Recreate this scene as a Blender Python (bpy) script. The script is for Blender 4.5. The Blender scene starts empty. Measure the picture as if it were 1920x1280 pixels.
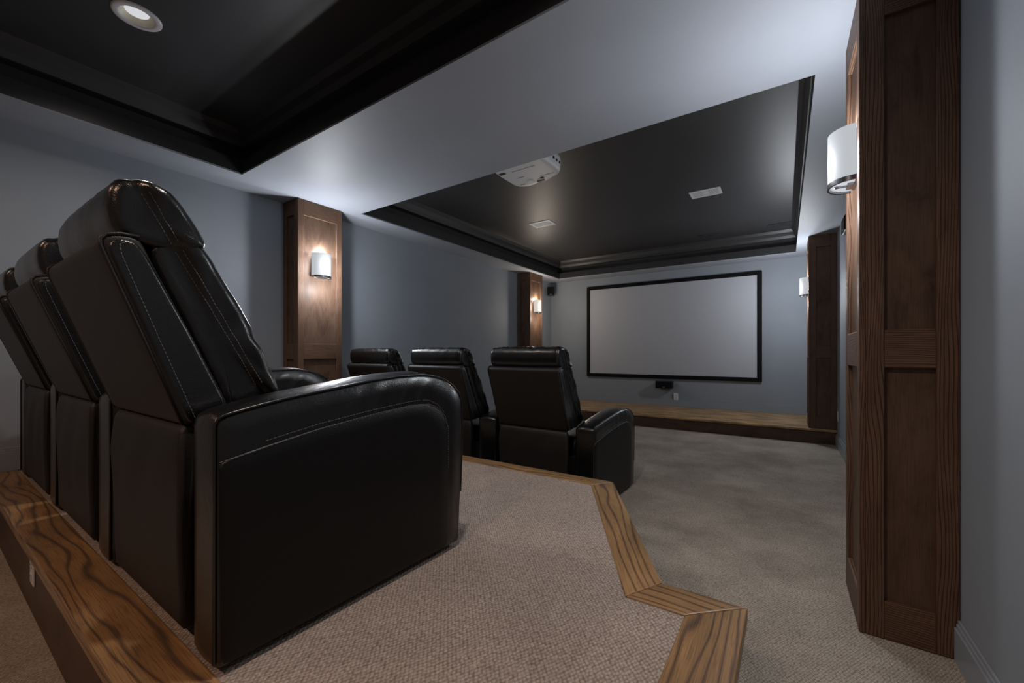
import bpy, bmesh, math, random
from mathutils import Vector, Matrix, noise
from mathutils.bvhtree import BVHTree

scene = bpy.context.scene
col = scene.collection
random.seed(7)

# ------------------------------------------------------------------ dimensions (metres)
H_SOFFIT = 2.545
H_TRAY = 2.88
X_LEFT, X_RIGHT = -4.01, 0.522
Y_SCREEN, Y_REAR = 7.435, -2.9
Z_PLAT, Z_STAGE = 0.37, 0.182
Y_STAGE = 6.203

# ------------------------------------------------------------------ materials
def new_mat(name):
    m = bpy.data.materials.new(name)
    m.use_nodes = True
    nt = m.node_tree
    b = nt.nodes['Principled BSDF']
    return m, nt, b

def N(nt, typ, **kw):
    n = nt.nodes.new(typ)
    for k, v in kw.items():
        if k in n.inputs:
            n.inputs[k].default_value = v
        else:
            setattr(n, k, v)
    return n

def ramp(nt, stops, src):
    r = nt.nodes.new('ShaderNodeValToRGB')
    e = r.color_ramp.elements
    while len(e) < len(stops):
        e.new(0.5)
    for el, (p, c) in zip(e, stops):
        el.position = p
        el.color = (*c, 1)
    nt.links.new(src, r.inputs[0])
    return r.outputs[0]

def bump(nt, b, height, strength, dist=0.01):
    n = nt.nodes.new('ShaderNodeBump')
    n.inputs['Strength'].default_value = strength
    n.inputs['Distance'].default_value = dist
    nt.links.new(height, n.inputs['Height'])
    nt.links.new(n.outputs[0], b.inputs['Normal'])
    return n

def simple(name, color, rough=0.5, metal=0.0, spec=0.5, noise_scale=None, noise_amt=0.0, bump_s=0.0):
    m, nt, b = new_mat(name)
    b.inputs['Base Color'].default_value = (*color, 1)
    b.inputs['Roughness'].default_value = rough
    b.inputs['Metallic'].default_value = metal
    b.inputs['Specular IOR Level'].default_value = spec
    if noise_scale:
        tc = nt.nodes.new('ShaderNodeTexCoord')
        n = N(nt, 'ShaderNodeTexNoise', Scale=noise_scale, Detail=4.0)
        nt.links.new(tc.outputs['Object'], n.inputs['Vector'])
        lo = tuple(c * (1 - noise_amt) for c in color)
        hi = tuple(min(1, c * (1 + noise_amt)) for c in color)
        c = ramp(nt, [(0.3, lo), (0.7, hi)], n.outputs[0])
        nt.links.new(c, b.inputs['Base Color'])
        if bump_s:
            bump(nt, b, n.outputs[0], bump_s)
    return m

def emit(name, color, strength, base=(0.035, 0.035, 0.035)):
    m, nt, b = new_mat(name)
    b.inputs['Base Color'].default_value = (*base, 1)
    b.inputs['Emission Color'].default_value = (*color, 1)
    b.inputs['Emission Strength'].default_value = strength
    b.inputs['Roughness'].default_value = 0.6
    b.inputs['Specular IOR Level'].default_value = 0.08
    return m

def wood(name, light, mid, dark, ring=20.0, rough=0.4, distort=5.0, spec=0.4, blotch=0.25, swirl=2.0):
    """oak: UV u runs across the board and v along it, both in metres"""
    m, nt, b = new_mat(name)
    L = nt.links.new
    uv = nt.nodes.new('ShaderNodeTexCoord')
    mp = N(nt, 'ShaderNodeMapping')
    mp.inputs['Scale'].default_value = (30.0, 2.6, 1.0)
    L(uv.outputs['UV'], mp.inputs['Vector'])
    w = N(nt, 'ShaderNodeTexWave', Scale=ring, Distortion=distort, Detail=2.5)
    w.inputs['Detail Scale'].default_value = 0.55
    w.inputs['Detail Roughness'].default_value = 0.5
    w.wave_type = 'BANDS'
    mw = N(nt, 'ShaderNodeMapping')
    mw.inputs['Scale'].default_value = (8.0, 1.5, 1.0)
    L(uv.outputs['UV'], mw.inputs['Vector'])
    nw = N(nt, 'ShaderNodeTexNoise', Scale=1.0, Detail=1.5, Roughness=0.4)
    L(mw.outputs[0], nw.inputs['Vector'])
    sc = nt.nodes.new('ShaderNodeVectorMath'); sc.operation = 'SCALE'
    sc.inputs[3].default_value = swirl
    L(nw.outputs[1], sc.inputs[0])
    ad = nt.nodes.new('ShaderNodeVectorMath'); ad.operation = 'ADD'
    L(mp.outputs[0], ad.inputs[0]); L(sc.outputs[0], ad.inputs[1])
    L(ad.outputs[0], w.inputs['Vector'])
    c1 = ramp(nt, [(0.0, dark), (0.16, mid), (0.5, light), (1.0, light)], w.outputs[1])
    mp2 = N(nt, 'ShaderNodeMapping')
    mp2.inputs['Scale'].default_value = (420.0, 9.0, 1.0)
    L(uv.outputs['UV'], mp2.inputs['Vector'])
    p = N(nt, 'ShaderNodeTexNoise', Scale=1.0, Detail=2.0)
    L(mp2.outputs[0], p.inputs['Vector'])
    pr = ramp(nt, [(0.36, (0.55, 0.5, 0.48)), (0.52, (1, 1, 1))], p.outputs[0])
    mx = nt.nodes.new('ShaderNodeMix'); mx.data_type = 'RGBA'; mx.blend_type = 'MULTIPLY'
    mx.inputs[0].default_value = 0.75
    L(c1, mx.inputs[6]); L(pr, mx.inputs[7])
    n3 = N(nt, 'ShaderNodeTexNoise', Scale=3.5, Detail=4.0)
    mp3 = N(nt, 'ShaderNodeMapping')
    mp3.inputs['Scale'].default_value = (2.2, 0.8, 1.0)
    L(uv.outputs['UV'], mp3.inputs['Vector']); L(mp3.outputs[0], n3.inputs['Vector'])
    br = ramp(nt, [(0.3, (1 - blotch,) * 3), (0.7, (1 + blotch * 0.4,) * 3)], n3.outputs[0])
    mx2 = nt.nodes.new('ShaderNodeMix'); mx2.data_type = 'RGBA'; mx2.blend_type = 'MULTIPLY'
    mx2.inputs[0].default_value = 1.0
    L(mx.outputs[2], mx2.inputs[6]); L(br, mx2.inputs[7])
    L(mx2.outputs[2], b.inputs['Base Color'])
    b.inputs['Roughness'].default_value = rough
    b.inputs['Specular IOR Level'].default_value = spec
    bump(nt, b, p.outputs[0], 0.12, 0.002)
    return m

def veneer(name, light, mid, dark, rough=0.5, spec=0.2):
    """stained knotty veneer: cloudy mottling drawn out a little along the grain, a few hairline marks"""
    m, nt, b = new_mat(name)
    L = nt.links.new
    uv = nt.nodes.new('ShaderNodeTexCoord')
    mp = N(nt, 'ShaderNodeMapping')
    mp.inputs['Scale'].default_value = (9.0, 3.6, 1.0)
    L(uv.outputs['UV'], mp.inputs['Vector'])
    n = N(nt, 'ShaderNodeTexNoise', Scale=1.0, Detail=6.0, Roughness=0.62, Distortion=0.8)
    L(mp.outputs[0], n.inputs['Vector'])
    c = ramp(nt, [(0.28, dark), (0.46, mid), (0.68, light)], n.outputs[0])
    mp2 = N(nt, 'ShaderNodeMapping')
    mp2.inputs['Scale'].default_value = (260.0, 7.0, 1.0)
    L(uv.outputs['UV'], mp2.inputs['Vector'])
    p = N(nt, 'ShaderNodeTexNoise', Scale=1.0, Detail=3.0, Distortion=0.3)
    L(mp2.outputs[0], p.inputs['Vector'])
    pr = ramp(nt, [(0.34, (0.7, 0.66, 0.64)), (0.56, (1, 1, 1))], p.outputs[0])
    mx = nt.nodes.new('ShaderNodeMix'); mx.data_type = 'RGBA'; mx.blend_type = 'MULTIPLY'
    mx.inputs[0].default_value = 0.7
    L(c, mx.inputs[6]); L(pr, mx.inputs[7])
    L(mx.outputs[2], b.inputs['Base Color'])
    b.inputs['Roughness'].default_value = rough
    b.inputs['Specular IOR Level'].default_value = spec
    bump(nt, b, n.outputs[0], 0.08, 0.004)
    return m

def carpet(name, c_lo, c_hi, cell):
    """looped pile: rows of small loops set on the diagonal"""
    m, nt, b = new_mat(name)
    L = nt.links.new
    tc = nt.nodes.new('ShaderNodeTexCoord')
    mp = N(nt, 'ShaderNodeMapping')
    mp.inputs['Rotation'].default_value = (0, 0, math.radians(38))
    mp.inputs['Scale'].default_value = (1.0 / cell, 0.72 / cell, 1.0)
    L(tc.outputs['Object'], mp.inputs['Vector'])
    v = N(nt, 'ShaderNodeTexVoronoi', Scale=1.0, Randomness=0.35)
    L(mp.outputs[0], v.inputs['Vector'])
    loops = ramp(nt, [(0.0, (1.0, 1.0, 1.0)), (0.3, (0.9, 0.89, 0.885)), (0.75, (0.44, 0.39, 0.365))], v.outputs['Distance'])
    n1 = N(nt, 'ShaderNodeTexNoise', Scale=1.7, Detail=5.0, Roughness=0.65)
    L(tc.outputs['Object'], n1.inputs['Vector'])
    base = ramp(nt, [(0.34, c_lo), (0.66, c_hi)], n1.outputs[0])
    n2 = N(nt, 'ShaderNodeTexNoise', Scale=160.0, Detail=2.0)
    L(tc.outputs['Object'], n2.inputs['Vector'])
    fz = ramp(nt, [(0.3, (0.72, 0.70, 0.69)), (0.7, (1.12, 1.12, 1.12))], n2.outputs[0])
    mx = nt.nodes.new('ShaderNodeMix'); mx.data_type = 'RGBA'; mx.blend_type = 'MULTIPLY'
    mx.inputs[0].default_value = 1.0
    L(base, mx.inputs[6]); L(loops, mx.inputs[7])
    mx2 = nt.nodes.new('ShaderNodeMix'); mx2.data_type = 'RGBA'; mx2.blend_type = 'MULTIPLY'
    mx2.inputs[0].default_value = 1.0
    L(mx.outputs[2], mx2.inputs[6]); L(fz, mx2.inputs[7])
    L(mx2.outputs[2], b.inputs['Base Color'])
    b.inputs['Roughness'].default_value = 0.95
    b.inputs['Specular IOR Level'].default_value = 0.15
    inv = nt.nodes.new('ShaderNodeMath'); inv.operation = 'MULTIPLY_ADD'
    inv.inputs[1].default_value = -1.0; inv.inputs[2].default_value = 1.0
    L(v.outputs['Distance'], inv.inputs[0])
    bump(nt, b, inv.outputs[0], 0.7, 0.006)
    return m

def paint(name, color, rough, amt=0.04, spec=0.4):
    m = simple(name, color, rough, 0.0, spec, 2.2, amt)
    nt = m.node_tree
    b = nt.nodes['Principled BSDF']
    tc = nt.nodes.new('ShaderNodeTexCoord')
    n = N(nt, 'ShaderNodeTexNoise', Scale=180.0, Detail=2.0)
    nt.links.new(tc.outputs['Object'], n.inputs['Vector'])
    bump(nt, b, n.outputs[0], 0.06, 0.002)
    return m

def leather(name, color, rough, wr=0.25, spec=0.5, coat=0.0):
    m, nt, b = new_mat(name)
    L = nt.links.new
    b.inputs['Base Color'].default_value = (*color, 1)
    b.inputs['Roughness'].default_value = rough
    b.inputs['Specular IOR Level'].default_value = spec
    b.inputs['Coat Weight'].default_value = coat
    b.inputs['Coat Roughness'].default_value = 0.2
    tc = nt.nodes.new('ShaderNodeTexCoord')
    n1 = N(nt, 'ShaderNodeTexVoronoi', Scale=330.0)
    L(tc.outputs['Object'], n1.inputs['Vector'])
    n2 = N(nt, 'ShaderNodeTexNoise', Scale=11.0, Detail=3.0, Distortion=0.6)
    L(tc.outputs['Object'], n2.inputs['Vector'])
    a = nt.nodes.new('ShaderNodeMath'); a.operation = 'MULTIPLY_ADD'
    a.inputs[1].default_value = 0.035
    L(n1.outputs['Distance'], a.inputs[0])
    bb = nt.nodes.new('ShaderNodeMath'); bb.operation = 'MULTIPLY'
    bb.inputs[1].default_value = wr
    L(n2.outputs[0], bb.inputs[0])
    L(bb.outputs[0], a.inputs[2])
    bump(nt, b, a.outputs[0], 0.5, 0.02)
    return m

M_WALL = paint('wall_paint_slate', (0.262, 0.288, 0.322), 0.7, 0.04, 0.15)
M_SOFFIT = paint('ceiling_paint_grey', (0.325, 0.345, 0.385), 0.55)
M_BLACK = paint('ceiling_paint_black', (0.030, 0.0295, 0.031), 0.46, 0.1, 0.5)
M_BASE = paint('baseboard_paint', (0.262, 0.288, 0.322), 0.35)
M_CARPET = carpet('carpet_platform', (0.41, 0.352, 0.308), (0.53, 0.466, 0.413), 0.0082)
M_CARPET2 = carpet('carpet_floor', (0.40, 0.362, 0.305), (0.64, 0.585, 0.50), 0.0082)
M_OAK = wood('oak_golden', (0.36, 0.215, 0.098), (0.30, 0.17, 0.076), (0.14, 0.088, 0.056), 0.30, 0.32, 3.0, 0.4, 0.35, 5.0)
M_STAGE = wood('oak_stage', (0.62, 0.39, 0.17), (0.50, 0.29, 0.118), (0.20, 0.115, 0.055), 0.6, 0.3, 5.0, 0.4, 0.75, 3.0)
M_STILE = wood('oak_dark_stain', (0.154, 0.089, 0.057), (0.120, 0.066, 0.042), (0.050, 0.027, 0.019), 1.1, 0.48, 4.0, 0.2)
M_PANEL = veneer('veneer_dark_stain', (0.128, 0.080, 0.054), (0.100, 0.059, 0.039), (0.058, 0.032, 0.022))
M_RISER = veneer('riser_dark_stain', (0.100, 0.060, 0.040), (0.080, 0.045, 0.030), (0.045, 0.025, 0.018), 0.45, 0.3)
M_LEATHER = leather('leather_black', (0.0028, 0.0028, 0.0032), 0.29, 0.30, 0.6, 0.35)
M_SHELL = leather('leather_black_back', (0.0118, 0.0100, 0.0093), 0.48, 0.12, 0.4)  # brown tint in the black stands for warm bounce off floor and rear wall
M_PANEL_L = leather('leather_black_side', (0.0030, 0.0029, 0.0032), 0.40, 0.10, 0.35)
M_STITCH = simple('stitch_thread', (0.17, 0.17, 0.175), 0.6)
M_PLASTIC = simple('plastic_black', (0.006, 0.006, 0.0065), 0.4)
M_VELVET = simple('velvet_black', (0.0035, 0.0035, 0.004), 0.8, 0, 0.2)
M_SCREEN = simple('screen_fabric', (0.44, 0.452, 0.49), 0.75, 0, 0.2)
M_WHITE = simple('plastic_white', (0.62, 0.62, 0.63), 0.4)
M_PLATE = simple('outlet_plate_white', (0.68, 0.68, 0.70), 0.35)
M_SLOT = simple('slot_dark', (0.02, 0.02, 0.02), 0.6)
M_LOUVER = simple('louver_grey', (0.45, 0.45, 0.46), 0.5)
M_CHROME = simple('chrome_brushed', (0.30, 0.30, 0.32), 0.22, 1.0)
M_PRINT = simple('printed_grey', (0.12, 0.12, 0.13), 0.6)
M_LENS = simple('lens_glass', (0.01, 0.012, 0.02), 0.05)
M_AMBER = simple('lens_wheel', (0.08, 0.055, 0.03), 0.4)
M_SHADE = emit('frosted_glass_lit', (0.90, 0.94, 1.0), 0.50)
M_SHADE_W = emit('frosted_glass_lit_warm', (1.0, 0.92, 0.80), 0.60)
M_BULB = emit('lamp_lens_lit', (0.95, 0.96, 1.0), 0.62)
M_CANIN = simple('can_reflector', (0.78, 0.74, 0.60), 0.35)
M_CANTRIM = simple('can_trim', (0.62, 0.60, 0.63), 0.4)
M_LOGO = simple('logo_silver', (0.45, 0.45, 0.46), 0.3, 0.6)

# ------------------------------------------------------------------ object helpers
def link(name, me, parent=None):
    o = bpy.data.objects.new(name, me)
    col.objects.link(o)
    if parent:
        o.parent = parent
    return o

def tag(o, label=None, cat=None, group=None, kind=None):
    if label: o['label'] = label
    if cat: o['category'] = cat
    if group: o['group'] = group
    if kind: o['kind'] = kind
    return o

def empty(name, loc=(0, 0, 0), rz=0.0):
    o = bpy.data.objects.new(name, None)
    o.empty_display_size = 0.1
    col.objects.link(o)
    o.location = loc
    o.rotation_euler = (0, 0, rz)
    return o

class MB:
    """collects boxes, prisms, tubes and rings, then links them as ONE mesh object"""
    def __init__(self):
        self.v = []; self.f = []; self.uv = []; self.sm = []
    def face(self, idx, uvs=None, smooth=False):
        self.f.append(list(idx)); self.uv.append(uvs or [(0, 0)] * len(idx)); self.sm.append(smooth)
    def box(self, x0, x1, y0, y1, z0, z1, grain='z'):
        i = len(self.v)
        P = [(x, y, z) for x in (x0, x1) for y in (y0, y1) for z in (z0, z1)]
        self.v += P
        ou, ov = random.uniform(0, 9), random.uniform(0, 40)
        ax = 'xyz'.index(grain)
        for q in ((0, 1, 3, 2), (4, 6, 7, 5), (0, 4, 5, 1), (2, 3, 7, 6), (0, 2, 6, 4), (1, 5, 7, 3)):
            n = [k for k in range(3) if len({P[a][k] for a in q}) == 1]
            n = n[0] if n else 0
            rest = [k for k in range(3) if k != n]
            if ax in rest:
                al = ax; ac = [k for k in rest if k != ax][0]
            else:
                ac, al = rest
            self.face([i + a for a in q], [(P[a][ac] + ou, P[a][al] + ov) for a in q])
        return self
    def prism(self, poly, z0, z1, direction=(1, 0)):
        """horizontal board cut to a polygon, grain along direction"""
        i = len(self.v); n = len(poly)
        d = Vector(direction).normalized(); ac = Vector((-d.y, d.x))
        ou, ov = random.uniform(0, 9), random.uniform(0, 40)
        uv = lambda p, dz=0: (Vector(p).dot(ac) + ou + dz, Vector(p).dot(d) + ov)
        self.v += [(x, y, z0) for x, y in poly] + [(x, y, z1) for x, y in poly]
        self.face([i + k for k in range(n)][::-1], [uv(p) for p in poly][::-1])
        self.face([i + n + k for k in range(n)], [uv(p) for p in poly])
        for k in range(n):
            a, b = k, (k + 1) % n
            self.face([i + a, i + b, i + n + b, i + n + a],
                      [uv(poly[a]), uv(poly[b]), uv(poly[b], z1 - z0), uv(poly[a], z1 - z0)])
        return self
    def tube(self, pts, r, seg=6, closed=False):
        pts = [Vector(p) for p in pts]; n = len(pts); i = len(self.v)
        up = None
        for k, p in enumerate(pts):
            t = (pts[(k + 1) % n if closed else min(k + 1, n - 1)] - pts[k - 1 if (closed or k) else 0])
            t = t.normalized() if t.length > 1e-9 else Vector((0, 0, 1))
            if up is None:
                up = t.orthogonal().normalized()
            s = t.cross(up)
            if s.length < 1e-6:
                s = t.orthogonal()
            s.normalize(); up = s.cross(t).normalized()
            for a in range(seg):
                an = 2 * math.pi * a / seg
                rr = r[k] if isinstance(r, list) else r
                self.v.append(tuple(p + rr * (math.cos(an) * s + math.sin(an) * up)))
        m = n if closed else n - 1
        for k in range(m):
            for a in range(seg):
                b = (a + 1) % seg; k2 = (k + 1) % n
                self.face([i + k * seg + a, i + k * seg + b, i + k2 * seg + b, i + k2 * seg + a], None, True)
        if not closed:
            self.face([i + a for a in range(seg)][::-1]); self.face([i + (n - 1) * seg + a for a in range(seg)])
        return self
    def lathe(self, prof, c, axis='z', seg=40, a0=0.0, a1=2 * math.pi, close=False):
        """prof: (radius, height) pairs revolved about a vertical axis through c"""
        i = len(self.v); full = abs(a1 - a0 - 2 * math.pi) < 1e-6
        cnt = seg if full else seg + 1
        for k in range(cnt):
            an = a0 + (a1 - a0) * k / seg
            for r, h in prof:
                self.v.append((c[0] + r * math.cos(an), c[1] + r * math.sin(an), c[2] + h))
        n = len(prof)
        for k in range(seg):
            k2 = (k + 1) % cnt
            for j in range(n if close else n - 1):
                j2 = (j + 1) % n
                self.face([i + k * n + j, i + k2 * n + j, i + k2 * n + j2, i + k * n + j2], None, True)
        return self
    def build(self, name, mat, parent=None, bevel=0.0, seg=2, fix=True):
        me = bpy.data.meshes.new(name)
        me.from_pydata(self.v, [], self.f)
        ul = me.uv_layers.new(name='UVMap')
        k = 0
        for p, uvs, s in zip(me.polygons, self.uv, self.sm):
            p.use_smooth = s
            for j, u in zip(p.loop_indices, uvs):
                ul.data[j].uv = u
        if fix:
            bm = bmesh.new(); bm.from_mesh(me)
            bmesh.ops.recalc_face_normals(bm, faces=bm.faces)
            bm.to_mesh(me); bm.free()
        me.materials.append(mat)
        o = link(name, me, parent)
        if bevel:
            md = o.modifiers.new('edge', 'BEVEL')
            md.width = bevel; md.segments = seg; md.limit_method = 'ANGLE'
        return o

def resample(poly, step):
    """round-cornered dense version of a closed 2D outline"""
    out = []
    n = len(poly)
    for k in range(n):
        a, b = Vector(poly[k]), Vector(poly[(k + 1) % n])
        m = max(1, int((b - a).length / step))
        for j in range(m):
            out.append(a.lerp(b, j / m))
    return out

def smooth_poly(p, it):
    for _ in range(it):
        n = len(p)
        p = [(p[k - 1] + p[k] * 2 + p[(k + 1) % n]) / 4 for k in range(n)]
    return p

def puff(name, outline, stations, mat, parent=None, step=0.02, it=2, warp=None, wr=0.0, wrs=14.0, axis='x', seed=0):
    """an upholstered solid: a closed side outline carried across the width;
    stations = (position, inset) pairs, the inset rounds the edges and (negative) plumps the middle"""
    P = smooth_poly(resample(outline, step), it)
    n = len(P)
    area = sum(P[k].x * P[(k + 1) % n].y - P[(k + 1) % n].x * P[k].y for k in range(n))
    sg = 1 if area > 0 else -1
    nor = []
    for k in range(n):
        t = (P[(k + 1) % n] - P[k - 1])
        t = t.normalized() if t.length else Vector((1, 0))
        nor.append(Vector((t.y, -t.x)) * sg)
    cen = sum(P, Vector((0, 0))) / n
    rows = []
    first, last = stations[0], stations[-1]
    def ring(pos, inset, shrink=0.0):
        r = []
        for k in range(n):
            q = P[k] - nor[k] * inset
            if shrink:
                q = q.lerp(cen, shrink)
            r.append((pos, q))
        return r
    rows.append(ring(first[0], first[1], 0.12))
    for s in stations:
        rows.append(ring(*s))
    rows.append(ring(last[0], last[1], 0.12))
    verts = []
    for ri, r in enumerate(rows):
        for pos, q in r:
            v = Vector((pos, q.x, q.y)) if axis == 'x' else Vector((q.x, q.y, pos))
            verts.append(v)
    faces = []
    R = len(rows)
    for ri in range(R - 1):
        for k in range(n):
            k2 = (k + 1) % n
            faces.append((ri * n + k, ri * n + k2, (ri + 1) * n + k2, (ri + 1) * n + k))
    for base in (0, (R - 1) * n):
        c = len(verts)
        verts.append(sum((verts[base + k] for k in range(n)), Vector()) / n)
        for k in range(n):
            faces.append((base + k, base + (k + 1) % n, c))
    me = bpy.data.meshes.new(name)
    me.from_pydata([tuple(v) for v in verts], [], faces)
    bm = bmesh.new(); bm.from_mesh(me)
    bmesh.ops.recalc_face_normals(bm, faces=bm.faces)
    bm.normal_update()
    if wr:
        off = Vector((seed * 3.1, seed * 1.7, seed))
        dv = []
        for v in bm.verts:
            q = v.co
            a = noise.noise(Vector((q.x * wrs, q.y * wrs * 0.45, q.z * wrs * 0.45)) + off)
            dv.append(v.normal * a * wr)
        for v, d in zip(bm.verts, dv):
            v.co += d
    if warp:
        for v in bm.verts:
            v.co = Vector(warp(v.co.x, v.co.y, v.co.z))
    for f in bm.faces:
        f.smooth = True
    bm.to_mesh(me); bm.free()
    me.materials.append(mat)
    return link(name, me, parent)

def dashes(name, pts, parent, r=0.0009, dash=0.0062, gap=0.0034, mat=None):
    """a run of stitches along a 3D line"""
    pts = [Vector(p) for p in pts]
    L = [0]
    for a, b in zip(pts, pts[1:]):
        L.append(L[-1] + (b - a).length)
    def at(s):
        for k in range(len(pts) - 1):
            if s <= L[k + 1]:
                return pts[k].lerp(pts[k + 1], (s - L[k]) / max(1e-9, L[k + 1] - L[k]))
        return pts[-1]
    m = MB(); q = 0.0; P = []; Rr = []
    while q < L[-1] - dash:
        for t, k in ((0.0, 0.25), (0.15, 1.0), (0.85, 1.0), (1.0, 0.25)):
            P.append(at(q + t * dash)); Rr.append(r * k)
        q += dash + gap
    m.tube(P, Rr, 4)
    return m.build(name, mat or M_STITCH, parent)

# ------------------------------------------------------------------ room shell
def struct(name, mb, mat, label=None, bevel=0.0, cat=None):
    o = mb.build(name, mat, None, bevel)
    tag(o, label, cat, None, 'structure')
    return o

T = 0.12
struct('floor', MB().box(X_LEFT - T, X_RIGHT + T, Y_REAR - T, Y_SCREEN + T, -0.1, 0), M_CARPET2,
       'beige patterned carpet on the lower floor', 0, 'carpet')
struct('wall_left', MB().box(X_LEFT - T, X_LEFT, Y_REAR - T, Y_SCREEN + T, 0, H_TRAY + 0.1), M_WALL, 'slate grey left wall', 0, 'wall')
struct('wall_right', MB().box(X_RIGHT, X_RIGHT + T, Y_REAR - T, Y_SCREEN + T, 0, H_TRAY + 0.1), M_WALL, 'slate grey right wall', 0, 'wall')
struct('wall_front', MB().box(X_LEFT, X_RIGHT, Y_SCREEN, Y_SCREEN + T, 0, H_TRAY + 0.1), M_WALL, 'slate grey wall behind the screen', 0, 'wall')
struct('wall_rear', MB().box(X_LEFT, X_RIGHT, Y_REAR - T, Y_REAR, 0, H_TRAY + 0.1), M_WALL, 'slate grey wall behind the rear seats', 0, 'wall')

TX0, TX1 = -3.647, 0.132
FY0, FY1 = 2.628, 7.106
RY0, RY1 = -2.35, 1.514
m = MB()
SB = H_SOFFIT + 0.012
m.box(X_LEFT, TX0, Y_REAR, Y_SCREEN, H_SOFFIT, SB)
m.box(TX1, X_RIGHT, Y_REAR, Y_SCREEN, H_SOFFIT, SB)
m.box(TX0, TX1, RY1, FY0, H_SOFFIT, SB)
m.box(TX0, TX1, FY1, Y_SCREEN, H_SOFFIT, SB)
m.box(TX0, TX1, Y_REAR, RY0, H_SOFFIT, SB)
struct('ceiling', m, M_SOFFIT, 'light grey lowered ceiling with a wide beam between two black trays', 0, 'ceiling')

def tray(x0, x1, y0, y1, name, label, holes=()):
    """fascia, cove set-back, crown and lid of a raised ceiling tray, all in black paint"""
    m = MB()
    prof = [(0.0, SB - 0.0), (0.0, 2.662), (0.0, 2.662), (-0.075, 2.664), (-0.075, 2.76),
            (0.0, 2.765), (0.018, 2.80), (0.03, 2.845), (0.055, H_TRAY)]
    rings = []
    for off, z in prof:
        rings.append([(x0 + off, y0 + off, z), (x1 - off, y0 + off, z), (x1 - off, y1 - off, z), (x0 + off, y1 - off, z)])
    i = 0
    for r in rings:
        m.v += r
    for k in range(len(rings) - 1):
        for a in range(4):
            b = (a + 1) % 4
            m.face([k * 4 + a, k * 4 + b, (k + 1) * 4 + b, (k + 1) * 4 + a])
    k = len(rings) - 1
    r0, r2 = rings[k][0], rings[k][2]
    hs = 0.0712
    xs = sorted({r0[0], r2[0], *[h[0] + e for h in holes for e in (-hs, hs)]})
    ys = sorted({r0[1], r2[1], *[h[1] + e for h in holes for e in (-hs, hs)]})
    for xa, xb in zip(xs, xs[1:]):
        for ya, yb in zip(ys, ys[1:]):
            if any(abs((xa + xb) / 2 - h[0]) < hs and abs((ya + yb) / 2 - h[1]) < hs for h in holes):
                continue
            j = len(m.v)
            m.v += [(xa, ya, H_TRAY), (xb, ya, H_TRAY), (xb, yb, H_TRAY), (xa, yb, H_TRAY)]
            m.face([j, j + 1, j + 2, j + 3])
    o = m.build(name, M_BLACK, None, 0, 2, False)
    bm = bmesh.new(); bm.from_mesh(o.data)
    for f in bm.faces:                      # face the room
        c = f.calc_center_median()
        q = Vector(((x0 + x1) / 2, (y0 + y1) / 2, 2.3))
        if f.normal.dot(q - c) < 0:
            f.normal_flip()
    bm.to_mesh(o.data); bm.free()
    tag(o, label, 'ceiling', None, 'structure')
    return o
tray(TX0, TX1, FY0, FY1, 'ceiling_tray', 'black raised ceiling tray in front of the screen')
tray(TX0, TX1, RY0, RY1, 'ceiling_tray', 'black raised ceiling tray over the rear seats',
     [(-2.84, 0.68), (-0.68, 0.68), (-2.84, -1.35), (-0.68, -1.35)])
struct('ceiling_slab', MB().box(X_LEFT, X_RIGHT, Y_REAR, Y_SCREEN, H_TRAY + 0.07, H_TRAY + 0.1), M_BLACK)

def baseboard(name, segs, label):
    """segs: (x0,x1,y0,y1,z0,nx,ny) strips against a wall, with a stepped cap"""
    m = MB()
    for x0, x1, y0, y1, z0, nx, ny in segs:
        m.box(x0, x1, y0, y1, z0, z0 + 0.118)
        dx, dy = nx * 0.006, ny * 0.006
        a = [x0, x1, y0, y1]
        if nx > 0: a[1] -= 0.005
        if nx < 0: a[0] += 0.005
        if ny < 0: a[2] += 0.005
        if ny > 0: a[3] -= 0.005
        m.box(*a, z0 + 0.118, z0 + 0.132)
        if nx > 0: a[1] -= 0.004
        if nx < 0: a[0] += 0.004
        if ny < 0: a[2] += 0.004
        if ny > 0: a[3] -= 0.004
        m.box(*a, z0 + 0.132, z0 + 0.146)
    return struct(name, m, M_BASE, label, 0.002, 'baseboard')
YN, YF = 2.097, 2.517
B = 0.017
baseboard('baseboard_right', [(X_RIGHT - B, X_RIGHT, Y_REAR, YN, 0, -1, 0), (X_RIGHT - B, X_RIGHT, YF, Y_STAGE, 0, -1, 0)],
          'grey baseboard along the right wall')
baseboard('baseboard_front', [(X_LEFT, X_RIGHT, Y_SCREEN - B, Y_SCREEN, Z_STAGE, 0, -1)], 'grey baseboard under the screen')
baseboard('baseboard_left', [(X_LEFT, X_LEFT + B, 0.25, 2.0, Z_PLAT, 1, 0), (X_LEFT, X_LEFT + B, 2.5, Y_STAGE, 0, 1, 0),
                             (X_LEFT, X_LEFT + B, Y_REAR, 0.22, 0, 1, 0)], 'grey baseboard along the left wall')

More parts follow.
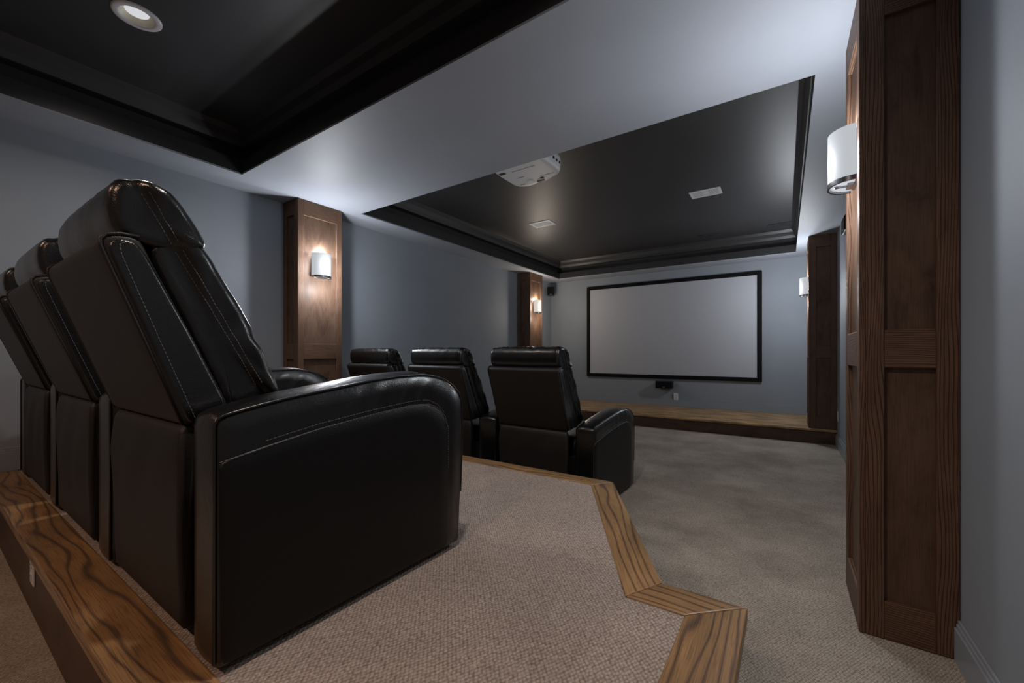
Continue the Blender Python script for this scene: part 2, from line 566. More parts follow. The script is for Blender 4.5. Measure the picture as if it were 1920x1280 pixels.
# ------------------------------------------------------------------ rear seating platform
plat = empty('seating_platform', (0, 0, 0))
tag(plat, 'raised beige carpeted platform edged with oak boards under the rear recliners', 'platform', None, 'structure')
XL = X_LEFT + 0.002
outer = [(XL, 2.21), (-0.809, 2.24), (-0.323, 1.343), (-0.088, 1.347), (-0.098, 0.255), (XL, 0.255)]
inner = [(XL, 2.093), (-0.896, 2.126), (-0.399, 1.206), (-0.232, 1.210), (-0.24, 0.392), (XL, 0.392)]
ins = [(XL, 2.165), (-0.836, 2.195), (-0.345, 1.300), (-0.128, 1.304), (-0.138, 0.297), (XL, 0.297)]
MB().prism(inner, 0.30, Z_PLAT - 0.004).build('carpet', M_CARPET, plat)
MB().prism(ins, 0.002, Z_PLAT - 0.04).build('riser', M_RISER, plat)
for k in range(5):
    if k == 4:                               # the rear edge is two boards butted end to end
        for xa, xb in ((-3.5, None), (None, -3.5)):
            if xb is None:
                pl = [outer[4], inner[4], (xa, inner[5][1]), (xa, outer[5][1])]
            else:
                pl = [(xb - 0.001, outer[5][1]), (xb - 0.001, inner[5][1]), inner[5], outer[5]]
            MB().prism(pl, Z_PLAT - 0.04, Z_PLAT, (1, 0)).build('nosing_board', M_OAK, plat, 0.005, 3)
        continue
    a, b = outer[k], outer[k + 1]
    pl = [outer[k], outer[k + 1], inner[k + 1], inner[k]]
    MB().prism(pl, Z_PLAT - 0.04, Z_PLAT, (b[0] - a[0], b[1] - a[1])).build('nosing_board', M_OAK, plat, 0.005, 3)

# ------------------------------------------------------------------ stage under the screen
stage = empty('stage', ((X_LEFT + X_RIGHT) / 2, Y_STAGE, 0))
tag(stage, 'low oak stage with dark stained riser below the screen', 'stage', None, 'structure')
def rel(o, root):
    o.matrix_parent_inverse = Matrix.Translation(root.location).inverted()
    return o
m = MB()
yb = [Y_STAGE + 0.03 + k * (Y_SCREEN - 0.002 - Y_STAGE - 0.03) / 14 for k in range(15)]
for k in range(14):
    cuts = [X_LEFT + 0.002, random.uniform(-3.2, -2.2), random.uniform(-1.6, -0.6), X_RIGHT - 0.002]
    for c0, c1 in zip(cuts, cuts[1:]):
        m.box(c0, c1, yb[k], yb[k + 1] - 0.0008, Z_STAGE - 0.03, Z_STAGE, 'x')
rel(m.build('stage_floor', M_STAGE, stage, 0.0012, 1), stage)
rel(MB().box(X_LEFT + 0.002, X_RIGHT - 0.002, Y_STAGE - 0.03, Y_STAGE + 0.0295, Z_STAGE - 0.03, Z_STAGE, 'x').build('nosing_board', M_STAGE, stage, 0.008, 3), stage)
rel(MB().box(X_LEFT + 0.002, X_RIGHT - 0.003, Y_STAGE, Y_STAGE + 0.02, 0.001, Z_STAGE - 0.03, 'x').build('riser', M_RISER, stage), stage)

# ------------------------------------------------------------------ panelled wood columns
def column(side, y0, y1, xface, zb, label):
    """square pilaster against a side wall: side=-1 stands on the left wall, +1 on the right"""
    xw = (X_LEFT + 0.001) if side < 0 else (X_RIGHT - 0.001)
    root = empty('wood_column', ((xw + xface) / 2, (y0 + y1) / 2, zb))
    tag(root, label, 'column', 'wood panelled columns along the side walls')
    t = 0.02
    zt = H_SOFFIT - 0.001
    zr = [(zb, zb + 0.165 - (0.02 if zb else 0)), (1.045, 1.19), (2.40, zt)]
    s = -1 if side < 0 else 1             # direction from the room towards the wall
    def X(d): return xface + s * d        # depth behind the face
    def bx(name, xa, xb, ya, yb_, za, zb_, g, mat, bev=0.003):
        o = MB().box(min(xa, xb), max(xa, xb), min(ya, yb_), max(ya, yb_), za, zb_, g).build(name, mat, root, bev)
        o.matrix_parent_inverse = Matrix.Translation(root.location).inverted()
        return o
    # face towards the room: panels sit 17 mm behind stiles and rails
    st = 0.058
    zp = [(zr[0][1] - 0.01, zr[1][0] + 0.01), (zr[1][1] - 0.01, zr[2][0] + 0.01)]
    for za, zz in zp:
        bx('panel', X(0.017), X(0.03), y0 + 0.035, y1 - 0.035, za, zz, 'z', M_PANEL, 0)
    for ya, yb_ in ((y0, y0 + st), (y1 - st, y1)):
        bx('stile', X(0), X(t), ya, yb_, zb, zt, 'z', M_STILE)
    for za, zz in zr:
        bx('rail', X(0), X(t), y0 + st, y1 - st, za, zz, 'y', M_STILE)
    # the two return faces
    dw = abs(xw - xface)
    for yy, d in ((y0, 1), (y1, -1)):
        for za, zz in zp:
            bx('panel', X(0.05), X(dw - 0.03), yy + d * 0.017, yy + d * 0.03, za, zz, 'z', M_PANEL, 0)
        bx('stile', X(t), X(0.075), yy, yy + d * t, zb, zt, 'z', M_STILE)
        bx('stile', X(dw - 0.06), X(dw), yy, yy + d * t, zb, zt, 'z', M_STILE)
        for za, zz in zr:
            bx('rail', X(0.075), X(dw - 0.06), yy, yy + d * t, za, zz, 'x', M_STILE)
    return root
XCR, XCL = 0.244, -3.745
column(1, YN, YF, XCR, 0.001, 'dark reddish wood column large at right, nearest on the right wall')
column(-1, 2.022, 2.474, XCL, 0.001, 'wood column on the left wall beyond the rear recliners, holding the bright lamp')
column(-1, 6.16, 6.60, XCL, Z_STAGE + 0.001, 'wood column at the left end of the stage beside the small corner speaker')
column(1, Y_STAGE + 0.002, Y_STAGE + 0.422, XCR, Z_STAGE + 0.001, 'dark wood column standing at the right end of the stage')

# ------------------------------------------------------------------ wall sconces
def add_light(name, kind, loc, energy, color, size=0.03, **kw):
    l = bpy.data.lights.new(name, kind)
    l.energy = energy; l.color = color
    if kind in ('POINT', 'SPOT'):
        l.shadow_soft_size = size
    for k, v in kw.items():
        setattr(l, k, v)
    o = bpy.data.objects.new(name, l)
    col.objects.link(o); o.location = loc
    return o

def sconce(side, yc, label, shade_mat, power, color, down=0.5, glow=2.1):
    """half-round frosted glass shade between two chrome bands on a back plate"""
    xf = XCL if side < 0 else XCR
    xf += 0.017 if side > 0 else -0.017          # it hangs on the recessed panel
    d = 1 if side < 0 else -1                     # out into the room
    z0, z1 = 1.832, 2.062
    root = empty('wall_sconce', (xf, yc, z0))
    tag(root, label, 'wall lamp', 'wall sconces on the wood columns')
    a0, a1 = (-math.pi / 2, math.pi / 2) if side < 0 else (math.pi / 2, 3 * math.pi / 2)
    RX, RY = 0.092, 0.098
    gap = 0.012
    def half(rr, z, n=24):
        out = []
        for k in range(n + 1):
            an = -math.pi / 2 + math.pi * k / n
            out.append((xf + d * (gap + rr * RX * math.cos(an)), yc + rr * RY * math.sin(an), z))
        return out
    def shell(name, za, zb, ro, ri, mat):
        m = MB(); n = 24
        rows = [half(ro, za), half(ro, zb), half(ri, zb), half(ri, za)]
        for r in rows: m.v += r
        for j in range(4):
            j2 = (j + 1) % 4
            for k in range(n):
                m.face([j * 25 + k, j * 25 + k + 1, j2 * 25 + k + 1, j2 * 25 + k], None, True)
        m.face([0, 25, 50, 75]); m.face([24, 49, 74, 99])
        o = m.build(name, mat, root); o.matrix_parent_inverse = Matrix.Translation(root.location).inverted()
        md = o.modifiers.new('sharp', 'EDGE_SPLIT'); md.split_angle = math.radians(40)
        return o
    shell('glass_shade', z0 + 0.016, z1, 0.97, 0.93, shade_mat)
    shell('chrome_band', z0 - 0.004, z0 + 0.016, 1.0, 0.91, M_CHROME)
    xa, xb = sorted((xf, xf + d * gap))
    bp = MB().box(xa, xb, yc - 0.07, yc + 0.07, z0, z1 - 0.01).build('back_plate', M_CHROME, root, 0.002)
    # lower diffuser disc with its bracket arm and knob
    m = MB(); n = 24
    lo, hi = half(0.90, z0 + 0.006), half(0.90, z0 + 0.012)
    m.v += lo + hi
    m.face(list(range(25))); m.face(list(range(25, 50)))
    for k in range(24): m.face([k, k + 1, 26 + k, 25 + k])
    df = m.build('bottom_diffuser', shade_mat, root)
    br = MB().box(*sorted((xf + d * 0.012, xf + d * 0.035)), yc - 0.03, yc + 0.03, z0 - 0.006, z0 + 0.005)
    br.box(*sorted((xf + d * 0.03, xf + d * 0.075)), yc - 0.004, yc + 0.004, z0 - 0.002, z0 + 0.005)
    bk = br.build('bracket', M_CHROME, root)
    kn = MB().lathe([(0.0, -0.004), (0.009, -0.003), (0.009, 0.006), (0.0, 0.006)], (xf + d * 0.072, yc, z0 + 0.001), seg=16).build('knob', M_CHROME, root)
    for o in (bp, df, bk, kn):
        o.matrix_parent_inverse = Matrix.Translation(root.location).inverted()
    # lamps: one in the open top, one at the foot of the shade
    xm = xf + d * 0.05
    up = add_light('sconce_uplight', 'POINT', (xm, yc, z1 + 0.012), power * 0.9, color, 0.02)
    dn = add_light('sconce_downlight', 'POINT', (xf + d * 0.20, yc, z0 - 0.10), power * down * 0.7, color, 0.02)
    fr = add_light('sconce_glow', 'POINT', (xf + d * 0.15, yc, (z0 + z1) / 2), power * glow, color, 0.07)
    return root
COOL = (0.90, 0.94, 1.0)
WARMISH = (1.0, 0.86, 0.72)
sconce(-1, 2.25, 'bright frosted glass wall lamp on the left column beyond the rear recliners', M_SHADE, 7.6, COOL, 2.0)
sconce(1, 2.30, 'frosted glass wall lamp seen from the side on the near right column', M_SHADE, 6.2, COOL, 2.0)
sconce(-1, 6.385, 'small warm wall lamp on the far left column beside the corner speaker', M_SHADE_W, 5.0, WARMISH, 1.5)
sconce(1, Y_STAGE + 0.21, 'wall lamp at the right end of the stage, half hidden by its column', M_SHADE, 8.6, COOL, 2.0)

# ------------------------------------------------------------------ recessed downlights (rear tray)
def downlight(x, y, label, power, color, full=True):
    z = H_TRAY
    root = empty('recessed_downlight', (x, y, z))
    tag(root, label, 'ceiling light', 'recessed lights in the rear ceiling tray')
    c = (0, 0, 0)
    MB().lathe([(0.0700, 0.002), (0.0715, -0.005), (0.078, -0.008), (0.096, -0.007), (0.1025, -0.003), (0.1025, 0.0)], c, seg=48).build('trim_ring', M_CANTRIM, root)
    MB().lathe([(0.0702, 0.000), (0.062, 0.008), (0.054, 0.018), (0.050, 0.022)], c, seg=48).build('reflector', M_CANIN, root)
    m = MB().lathe([(0.0505, 0.022), (0.03, 0.017), (0.0005, 0.014)], c, seg=40)
    m.build('lamp_lens', M_BULB, root)
    o = add_light('downlight_beam', 'SPOT', (x, y, z - 0.03), power, color, 0.05, spot_size=math.radians(150), spot_blend=0.8)
    return root
CAN = (1.0, 0.90, 0.83)
CAN_WARM = (1.0, 0.64, 0.45)
downlight(-2.84, 0.68, 'white recessed ceiling light in the black tray above the rear recliners', 40.0, CAN)
for k, (x, y, p) in enumerate(((-0.68, 0.68, 60.0), (-2.84, -1.35, 44.0), (-0.68, -1.35, 68.0))):  # unseen cans, added to give light from behind the camera
    downlight(x, y, 'white recessed ceiling light added out of view in the rear tray to light the room', p, CAN if y > 0 else CAN_WARM)

# ------------------------------------------------------------------ recliners
ARM = [(0.0, 0.012), (0.0, 0.57), (0.006, 0.582), (0.02, 0.588), (0.046, 0.594), (0.10, 0.605), (0.16, 0.615), (0.274, 0.629),
       (0.404, 0.646), (0.515, 0.655), (0.612, 0.656), (0.663, 0.650), (0.72, 0.634), (0.758, 0.612), (0.795, 0.58),
       (0.813, 0.538), (0.817, 0.444), (0.806, 0.2), (0.795, 0.012)]
SIDE = [(0.012, 0.02), (0.008, 0.484), (0.106, 0.503), (0.243, 0.526), (0.415, 0.545), (0.55, 0.556), (0.60, 0.556), (0.64, 0.552), (0.68, 0.535),
        (0.715, 0.50), (0.732, 0.45), (0.733, 0.30), (0.728, 0.02)]

def armrest(root, xi, xo, end_panel, sgn=1):
    """xi..xo across (rear); the outer face runs out a little towards the front"""
    def wp(x, y, z):
        k = (x - xi) / (xo - xi)
        x2 = x + k * (0.026 * max(0.0, min(1.0, y / 0.8)) - 0.002)
        cr = 0.010 * math.sin(math.pi * max(0.0, min(1.0, k))) * max(0.0, min(1.0, (z - 0.45) / 0.12))
        top = 0.60 + 0.05 * min(1.0, y / 0.45) if y < 0.62 else 0.65 - 0.3 * ((y - 0.62) / 0.2) ** 2
        if k > 0.9 and y > 0.15 and z > 0.3:
            g = max(0.0, 1 - abs(z - (top - 0.045)) / 0.06)
            x2 += 0.0028 * g * min(1.0, (y - 0.15) / 0.3) * math.sin(y * 210 + 5 * math.sin(y * 37))
        return (x2 * sgn, y, z + cr)
    w = xo - xi
    st = [(xi, 0.022), (xi + 0.006, 0.010), (xi + 0.018, 0.003), (xi + w * 0.3, 0.0), (xi + w * 0.5, -0.001), (xi + w * 0.7, 0.0),
          (xo - 0.016, 0.0015), (xo - 0.006, 0.003), (xo, 0.008)]
    o = puff('armrest', ARM, st, M_LEATHER, root, 0.018, 1, wp)
    def P(y, z, dx=0.0):
        x, yy, zz = wp(xo + dx, y, z)
        return (x, yy, zz)
    pp = [P(y, z, -0.003) for y, z in ARM[1:-1]]
    pm = MB().tube([P(0.0, 0.03, -0.004)] + pp, 0.0036, 6)
    pm.build('piping', M_LEATHER, o)
    if end_panel:
        sp = puff('side_panel', SIDE, [(xo - 0.012, 0.0), (xo + 0.001, 0.0), (xo + 0.0035, 0.0045)], M_PANEL_L, o, 0.02, 1, wp)
        line = [P(y, z, 0.0042) for y, z in SIDE[1:-1]]
        dashes('stitching', line[:11], sp)
        dashes('stitching', [P(y, z + 0.013, 0.0015) for y, z in SIDE[2:10]], o, 0.0008)
        # gathered leather between the seams
    return o

SHELL = [(0.0, 0.548), (-0.075, 0.765), (-0.148, 0.972), (-0.149, 0.985), (-0.14, 0.996), (-0.115, 1.003), (-0.085, 1.004), (-0.076, 0.996), (-0.06, 0.955),
         (0.02, 0.78), (0.10, 0.60), (0.108, 0.57), (0.09, 0.55)]
CUSH = [(0.10, 0.545), (0.085, 0.62), (0.015, 0.79), (-0.055, 0.95), (-0.06, 0.99), (-0.03, 1.015), (0.02, 1.02), (0.050, 1.01), (0.066, 0.985), (0.085, 0.95), (0.110, 0.90),
        (0.142, 0.85), (0.176, 0.79), (0.20, 0.72), (0.224, 0.66), (0.236, 0.61), (0.232, 0.575), (0.20, 0.55)]
HEAD = [(-0.09, 0.992), (-0.112, 1.006), (-0.126, 1.03), (-0.131, 1.065), (-0.128, 1.105), (-0.113, 1.132), (-0.09, 1.143), (-0.06, 1.142), (-0.025, 1.128),
        (0.006, 1.100), (0.033, 1.066), (0.048, 1.035), (0.052, 1.010), (0.042, 0.995), (0.0, 0.985), (-0.05, 0.985)]
SEAM = (Vector((-0.080, 1.125)), Vector((0.195, 0.611)))
def seam_bulge(x, y, z):
    """the front panel swells past the double seam on the cushion's side"""
    t = (SEAM[1] - SEAM[0]).normalized(); nrm = Vector((-t.y, t.x))
    d = (Vector((y, z)) - SEAM[0]).dot(nrm)
    k = max(0.0, (abs(x) - 0.20) / 0.1)
    out = 0.0
    if d > 0:
        out = 0.026 * math.sin(math.pi * min(1.0, d / 0.085) ** 0.75)
    out -= 0.004 * math.exp(-(d / 0.006) ** 2)
    s_ = (Vector((y, z)) - SEAM[0]).dot(t)
    if d > 0:
        out += 0.004 * math.sin(s_ * 46) * min(1.0, d / 0.02)
    return x + math.copysign(out * min(1.0, k), x)
BACKP = [(0.0, 0.02), (-0.002, 0.20), (-0.006, 0.42), (-0.002, 0.53), (0.006, 0.553), (0.03, 0.553), (0.04, 0.53), (0.04, 0.02)]
SEAT = [(0.16, 0.34), (0.16, 0.44), (0.2, 0.475), (0.4, 0.485), (0.62, 0.50), (0.74, 0.495), (0.79, 0.465), (0.80, 0.42), (0.79, 0.36), (0.7, 0.33)]
FOOT = [(0.765, 0.05), (0.77, 0.3), (0.775, 0.36), (0.80, 0.37), (0.815, 0.34), (0.82, 0.2), (0.81, 0.06), (0.79, 0.045)]

def edge_stations(x0, x1, r, n, plump):
    """rounded ends of radius r and a plumped middle"""
    out = []
    for k in range(5):
        a = math.pi / 2 * k / 4
        out.append((x0 + r * (1 - math.cos(a)) if False else x0 + r * (1 - math.cos(a)), r * (1 - math.sin(a))))
    xs = [x0 + r + (x1 - x0 - 2 * r) * (k + 1) / (n + 1) for k in range(n)]
    for x in xs:
        t = (x - x0) / (x1 - x0)
        out.append((x, -plump * (math.sin(math.pi * t) ** 0.6)))
    for k in range(5):
        a = math.pi / 2 * (4 - k) / 4
        out.append((x1 - r * (1 - math.cos(a)), r * (1 - math.sin(a))))
    return out

def make_recliner(end_right, end_left):
    root = empty('recliner')
    # lower back drape, slack and rippled
    def dr(x, y, z):
        k = max(0.0, min(1.0, (0.55 - z) / 0.5))
        fl = 1 + 0.035 * math.sin(math.pi * min(1.0, k * 1.25)) + 0.012 * math.sin(9 * k)
        rip = 0.010 * math.sin(x * 26 + 2 * math.sin(z * 7)) * math.sin(math.pi * k) if y < 0.02 else 0.0
        return (x * fl, y - 0.006 * math.sin(math.pi * k) + rip * 0.35, z)
    puff('back_panel', BACKP, edge_stations(-0.285, 0.285, 0.012, 22, 0.0), M_SHELL, root, 0.025, 1, dr)
    sh = puff('back_shell', SHELL, edge_stations(-0.297, 0.297, 0.011, 8, 0.0), M_SHELL, root, 0.012, 2)
    for s in (-1, 1):
        pm = MB().tube([(s * 0.294, y, z) for y, z in [(0.002, 0.552), (-0.073, 0.766), (-0.146, 0.97), (-0.146, 0.985), (-0.136, 0.997), (-0.113, 1.003), (-0.08, 1.003)]], 0.004, 6)
        pm.build('piping', M_SHELL, sh)
    sd = puff('side_gusset', [(0.012, 0.552), (-0.065, 0.77), (-0.134, 0.965), (-0.135, 0.985), (-0.11, 0.993), (-0.088, 0.993), (-0.066, 0.955), (0.016, 0.78), (0.094, 0.60), (0.098, 0.57), (0.085, 0.556)],
              [(0.285, 0.0), (0.2972, 0.0), (0.2985, 0.006)], M_LEATHER, sh, 0.015, 1)
    dashes('stitching', [(0.2992, y, z) for y, z in [(0.03, 0.556), (-0.047, 0.77), (-0.112, 0.955), (-0.115, 0.978), (-0.10, 0.988)]], sd)
    # back cushion: narrow seam gusset with a fuller front
    def cw(x, y, z):
        f = max(0.0, min(1.0, (z - 0.56) / 0.45))
        front = (0.30 - 0.38 * (z - 0.55)) if z < 1.0 else 0.12
        tuck = 0.0
        for zc, a in ((0.775, 0.010), (1.0, 0.004)):
            tuck += a * math.exp(-((z - zc) / 0.022) ** 2)
        kf = max(0.0, min(1.0, (y + 0.12 * f - 0.06) / 0.1))
        return (seam_bulge(x, y, z), y - tuck * kf, z)
    cu = puff('back_cushion', CUSH, edge_stations(-0.288, 0.288, 0.022, 18, 0.012), M_LEATHER, root, 0.012, 1, cw, 0.003, 16.0, seed=1)
    def seam_pts(z0, z1, d, ob):
        """a line beside the seam, laid on the cushion's own side surface"""
        tree = BVHTree.FromPolygons([v.co for v in ob.data.vertices], [p.vertices for p in ob.data.polygons])
        t = (SEAM[1] - SEAM[0]).normalized(); nrm = Vector((-t.y, t.x))
        out = []
        for k in range(25):
            z = z0 + (z1 - z0) * k / 24
            q = SEAM[0] + (SEAM[1] - SEAM[0]) * ((z - SEAM[0].y) / (SEAM[1].y - SEAM[0].y)) + nrm * d
            h = tree.ray_cast(Vector((1.0, q.x, q.y)), Vector((-1, 0, 0)))[0]
            if h and h.x > 0.2:
                out.append((h.x + 0.0008, q.x, q.y))
        return out
    for d in (-0.006, 0.007):
        dashes('stitching', seam_pts(0.985, 0.64, d, cu), cu)
    def hw(x, y, z):
        # gathers across the top seam
        g = math.exp(-((y + 0.075) / 0.05) ** 2) * max(0.0, min(1.0, (z - 1.10) / 0.03))
        g *= 0.0035 * math.sin(x * 120 + 3 * math.sin(x * 31)) - 0.004 * math.exp(-((y + 0.09) / 0.008) ** 2)
        return (seam_bulge(x, y, z), y, z + g)
    # head roll folded over the top of the shell
    hd = puff('headrest', HEAD, edge_stations(-0.290, 0.290, 0.022, 30, 0.004), M_LEATHER, root, 0.008, 1, hw, 0.0025, 12.0, seed=4)
    for d in (-0.006, 0.007):
        dashes('stitching', seam_pts(1.108, 1.0, d, hd), hd)
    puff('seat_cushion', SEAT, edge_stations(-0.288, 0.288, 0.035, 10, 0.008), M_LEATHER, root, 0.025, 2, None, 0.004, 12.0, seed=2)
    puff('footrest', FOOT, edge_stations(-0.29, 0.29, 0.02, 4, 0.004), M_LEATHER, root, 0.025, 1)
    MB().box(-0.285, 0.285, 0.045, 0.765, 0.03, 0.335).build('base', M_PLASTIC, root, 0.006)
    for x in (-0.25, 0.25):
        for y in (0.10, 0.70):
            MB().lathe([(0.0, 0.0), (0.02, 0.0), (0.022, 0.03), (0.0, 0.032)], (x, y, 0.0), seg=14).build('foot', M_PLASTIC, root)
    MB().box(0.286, 0.36, 0.05, 0.76, 0.03, 0.36).build('side_rail', M_PLASTIC, root)
    if end_right:
        armrest(root, 0.348, 0.492, True)
    else:
        armrest(root, 0.365, 0.545, False)
    if end_left:
        MB().box(-0.36, -0.286, 0.05, 0.76, 0.03, 0.36).build('side_rail', M_PLASTIC, root)
        armrest(root, 0.348, 0.492, True, -1)
    return root

def copy_tree(o, parent=None):
    c = o.copy()
    col.objects.link(c)
    if parent:
        c.parent = parent
    for ch in list(o.children):
        copy_tree(ch, c)
    return c

protos = [make_recliner(True, False), make_recliner(False, False), make_recliner(False, True)]
PITCH = 0.885
rows = [(-1.550, 0.385, Z_PLAT, 'black leather recliners in the rear row on the platform',
         ['large black leather recliner in the foreground, nearest the camera on the platform',
          'black leather recliner in the rear row, middle of the three behind the foreground one',
          'black leather recliner in the rear row, cut by the left edge of the photo']),
        (-1.560, 2.585, 0.002, 'black leather recliners in the front row on the lower floor',
         ['black leather recliner at the right end of the front row, facing the screen',
          'black leather recliner in the middle of the front row, partly behind the foreground armrest',
          'black leather recliner at the left end of the front row beside the left column'])]
for r, (x, y, z, g, labels) in enumerate(rows):
    for k in range(3):
        o = protos[k] if r == 0 else copy_tree(protos[k])
        o.location = (x - PITCH * k + (0.012 if r else 0) * k, y, z)
        tag(o, labels[k], 'recliner', g)

# ------------------------------------------------------------------ projection screen
scr = empty('projection_screen', (-1.747, 7.40, 0.66))
tag(scr, 'wide blank grey projection screen in a black frame on the far wall', 'screen')
x0, x1, z0, z1, y0, y1 = -3.205, -0.292, 0.657, 2.388, 7.395, 7.432
fw = 0.064
def wrel(o, root):
    o.matrix_parent_inverse = Matrix.Translation(root.location).inverted()
    return o
m = MB()
m.box(x0, x1, y0, y1, z0, z0 + fw, 'x').box(x0, x1, y0, y1, z1 - fw, z1, 'x')
m.box(x0, x0 + fw, y0, y1, z0 + fw, z1 - fw).box(x1 - fw, x1, y0, y1, z0 + fw, z1 - fw)
wrel(m.build('frame', M_VELVET, scr, 0.004), scr)
wrel(MB().box(x0 + fw - 0.01, x1 - fw + 0.01, 7.410, 7.418, z0 + fw - 0.01, z1 - fw + 0.01).build('screen_fabric', M_SCREEN, scr), scr)

# ------------------------------------------------------------------ speakers
def speaker(loc, rz, w, h, d, label, bracket, logo=True, group='small black wall speakers'):
    root = empty('speaker', loc, rz)
    tag(root, label, 'speaker', group)
    c = 0.012
    out = [(-w / 2 + c, -d / 2), (w / 2 - c, -d / 2), (w / 2, -d / 2 + c), (w / 2 - 0.01, d / 2), (-w / 2 + 0.01, d / 2), (-w / 2, -d / 2 + c)]
    MB().prism(out, -h / 2, h / 2).build('cabinet', M_PLASTIC, root, 0.006, 3)
    MB().box(-w / 2 + 0.012, w / 2 - 0.012, -d / 2 - 0.008, -d / 2 + 0.002, -h / 2 + 0.01, h / 2 - 0.01).build('grille', M_VELVET, root, 0.004)
    if logo:
        MB().box(-0.014, 0.014, -d / 2 - 0.010, -d / 2 - 0.007, -h / 2 + 0.018, -h / 2 + 0.028).build('badge', M_LOGO, root)
    bm_ = MB()
    for a, b in bracket:
        bm_.tube([a, b], 0.012, 8)
    bm_.build('bracket', M_PLASTIC, root)
    return root
speaker((-1.733, 7.345, 0.557), 0.0, 0.29, 0.122, 0.12, 'black centre speaker on the wall under the projection screen', [((0, 0.05, 0), (0, 0.0905, 0))])
speaker((-3.905, 7.235, 2.345), math.radians(22), 0.145, 0.175, 0.12, 'small black speaker high in the corner left of the screen', [((0.0, 0.05, 0), (-0.03, 0.13, 0.0)), ((-0.03, 0.13, 0.0), (-0.02, 0.185, 0.0))])
speaker((0.493, 5.07, 2.345), math.radians(-90), 0.26, 0.15, 0.036, 'slim wall speaker on the right wall, nearly hidden behind the near right column', [((0, 0.015, 0), (0, 0.0300, 0))])

# ------------------------------------------------------------------ outlets
def outlet(loc, rz, label, mat=M_PLATE):
    root = empty('outlet_plate', loc, rz)
    tag(root, label, 'outlet', 'white outlet plates')
    MB().box(-0.038, 0.038, -0.006, 0.0, -0.06, 0.06).build('plate', mat, root, 0.003)
    for z in (-0.025, 0.025):
        r = MB().box(-0.017, 0.017, -0.009, -0.005, z - 0.014, z + 0.014).build('socket', M_WHITE, root, 0.002)
        s = MB()
        s.box(-0.008, -0.006, -0.0095, -0.008, z - 0.004, z + 0.006).box(0.006, 0.008, -0.0095, -0.008, z - 0.004, z + 0.006)
        s.build('slots', M_SLOT, r)
    return root
outlet((-1.562, Y_SCREEN - 0.018, 0.352), 0.0, 'white outlet plate on the far wall below the centre speaker')
outlet((X_RIGHT - 0.0005, 6.095, 0.362), math.radians(-90), 'white outlet plate on the right wall beside the stage')
outlet((-2.60, 0.2965, 0.20), 0.0, 'white outlet plate in the dark riser behind the rear recliners')

# ------------------------------------------------------------------ ceiling vents
def vent(cx, cy, w, d, label, mat, slat, name='ceiling_vent', z=H_TRAY):
    root = empty(name, (cx, cy, z))
    tag(root, label, 'vent', 'white ceiling vents' if mat is not M_BLACK else 'black ceiling vents')
    f = 0.028
    m = MB()
    m.box(-w / 2, w / 2, -d / 2, -d / 2 + f, -0.008, -0.0005).box(-w / 2, w / 2, d / 2 - f, d / 2, -0.008, -0.0005)
    m.box(-w / 2, -w / 2 + f, -d / 2 + f, d / 2 - f, -0.008, -0.0005).box(w / 2 - f, w / 2, -d / 2 + f, d / 2 - f, -0.008, -0.0005)
    m.build('frame', mat, root, 0.002)
    MB().box(-w / 2 + 0.01, w / 2 - 0.01, -d / 2 + 0.01, d / 2 - 0.01, -0.0025, -0.0005).build('backing', slat, root)
    lv = MB()
    iw = w - 2 * f
    for sec, (xa, xb, n, ax) in enumerate(((-iw / 2, -iw / 6, 6, 'y'), (-iw / 6, iw / 6, 9, 'x'), (iw / 6, iw / 2, 6, 'y'))):
        for k in range(n):
            if ax == 'y':
                x = xa + (xb - xa) * (k + 0.5) / n
                lv.box(x - 0.003, x + 0.003, -d / 2 + f, d / 2 - f, -0.0065, -0.002)
            else:
                y = -d / 2 + f + (d - 2 * f) * (k + 0.5) / n
                lv.box(xa + 0.004, xb - 0.004, y - 0.003, y + 0.003, -0.0065, -0.002)
    lv.build('louvers', mat, root)
    return root
M_VENT = simple('vent_white', (0.86, 0.87, 0.88), 0.4)
vent(-0.727, 4.933, 0.312, 0.212, 'white ceiling vent in the black tray nearer the right wall', M_VENT, M_LOUVER)
vent(-2.760, 4.868, 0.312, 0.212, 'white ceiling vent in the black tray nearer the left wall', M_VENT, M_LOUVER)
vent(-0.05, 6.73, 0.30, 0.15, 'black painted vent at the far right corner of the front tray', M_BLACK, M_BLACK)
vent(-0.95, 6.76, 0.30, 0.15, 'black painted vent at the far edge of the front tray, above the screen', M_BLACK, M_BLACK)

# ------------------------------------------------------------------ projector
pr = empty('projector', (-1.80, 2.98, 2.74))
tag(pr, 'white ceiling projector hanging behind the edge of the grey beam', 'projector')
out = [(-2.035, 2.70), (-1.585, 2.70), (-1.556, 2.78), (-1.548, 3.02), (-1.562, 3.075), (-1.60, 3.108), (-1.70, 3.14), (-1.735, 3.165), (-1.775, 3.165), (-1.80, 3.150), (-1.885, 3.178), (-1.93, 3.176), (-2.02, 3.145),
       (-2.048, 3.10), (-2.052, 2.85)]
out = [(a + 1.80, b - 2.98) for a, b in out]
st = [(-0.120, 0.030), (-0.117, 0.016), (-0.105, 0.006), (-0.09, 0.0), (-0.03, -0.004), (0.0, 0.0), (0.012, 0.012), (0.016, 0.028)]
body = puff('body', out, st, M_WHITE, pr, 0.03, 1, None, 0, 1, 'z')
def onb(name, x0, x1, y0, y1, z0, z1, mat, bev=0.0):
    return MB().box(x0 + 1.80, x1 + 1.80, y0 - 2.98, y1 - 2.98, z0 - 2.74, z1 - 2.74, 'x').build(name, mat, pr, bev)
onb('lens_wheel', -1.815, -1.745, 3.098, 3.122, 2.612, 2.635, M_AMBER, 0.004)
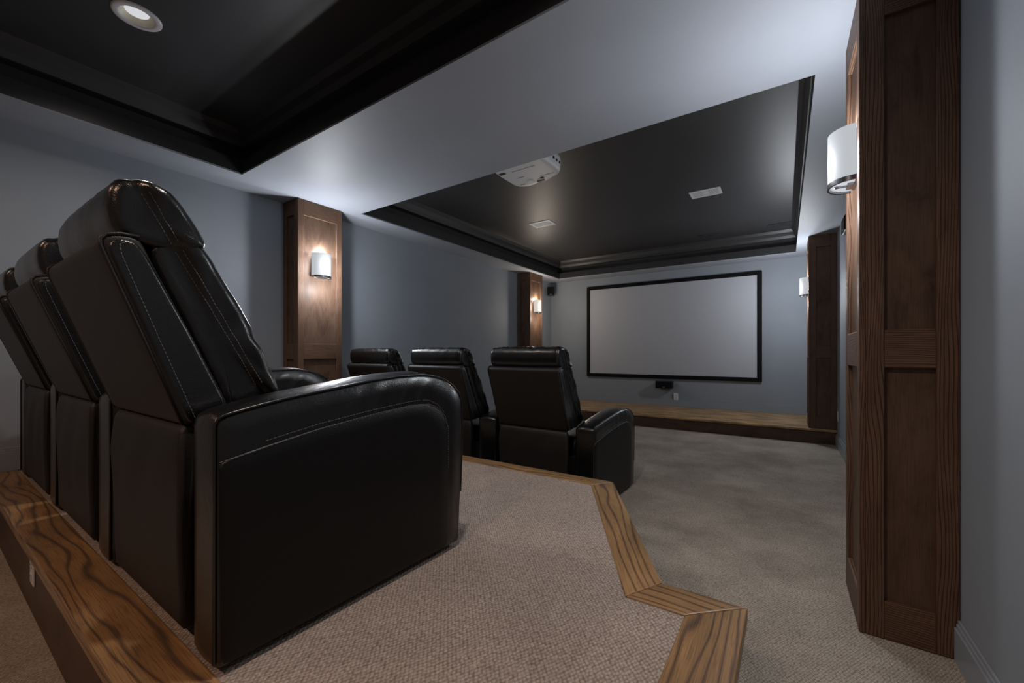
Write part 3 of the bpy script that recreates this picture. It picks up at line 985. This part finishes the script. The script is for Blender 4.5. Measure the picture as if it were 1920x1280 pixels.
onb('lens_slider', -1.755, -1.725, 3.052, 3.066, 2.613, 2.63, M_SLOT, 0.002)
onb('foot_cover', -1.895, -1.845, 3.060, 3.085, 2.612, 2.63, M_PLATE, 0.003)
onb('caution_print', -1.93, -1.86, 2.955, 2.962, 2.6185, 2.63, M_PRINT)
onb('caution_print', -1.98, -1.93, 3.09, 3.096, 2.6185, 2.63, M_PRINT)
onb('caution_print', -1.70, -1.61, 3.03, 3.034, 2.6185, 2.63, M_PRINT)
onb('caution_print', -1.90, -1.68, 2.83, 2.834, 2.6185, 2.63, M_PRINT)
onb('foot_slot', -2.02, -1.96, 2.80, 2.835, 2.617, 2.64, M_SLOT, 0.003)
for k in range(3):
    onb('port', -1.562, -1.5455, 2.90 + 0.05 * k, 2.925 + 0.05 * k, 2.672, 2.69, M_SLOT)
ln = MB().lathe([(0.034, 0.0), (0.04, 0.0), (0.04, 0.03), (0.030, 0.028), (0.03, 0.012), (0.0, 0.012)], (0, 0, 0), seg=28).build('lens', M_LENS, pr)
ln.rotation_euler = (math.radians(-90), 0, 0); ln.location = (0.045, 0.165, -0.055)
MB().box(-0.06, 0.06, -0.06, 0.06, 0.012, 0.024).tube([(0, 0, 0.02), (0, 0, 0.139)], 0.022, 16).build('ceiling_mount', M_BLACK, pr)

# ------------------------------------------------------------------ camera, world, view
cam = bpy.data.cameras.new('camera')
cam.sensor_width = 36.0
cam.sensor_fit = 'HORIZONTAL'
cam.lens = 762.25 / 1920 * 36
cam.shift_y = 22.29 / 1920
cam.clip_start = 0.02
co = bpy.data.objects.new('camera', cam)
col.objects.link(co)
co.location = (0, 0, 1.10)
co.rotation_euler = (math.radians(90), 0, math.radians(33.85))
scene.camera = co

w = bpy.data.worlds.new('world')
w.use_nodes = True
w.node_tree.nodes['Background'].inputs[0].default_value = (0.6, 0.65, 0.75, 1)
w.node_tree.nodes['Background'].inputs[1].default_value = 0.05
scene.world = w
scene.view_settings.view_transform = 'Standard'
scene.view_settings.look = 'None'
scene.view_settings.exposure = 0.12
scene.view_settings.gamma = 1.0
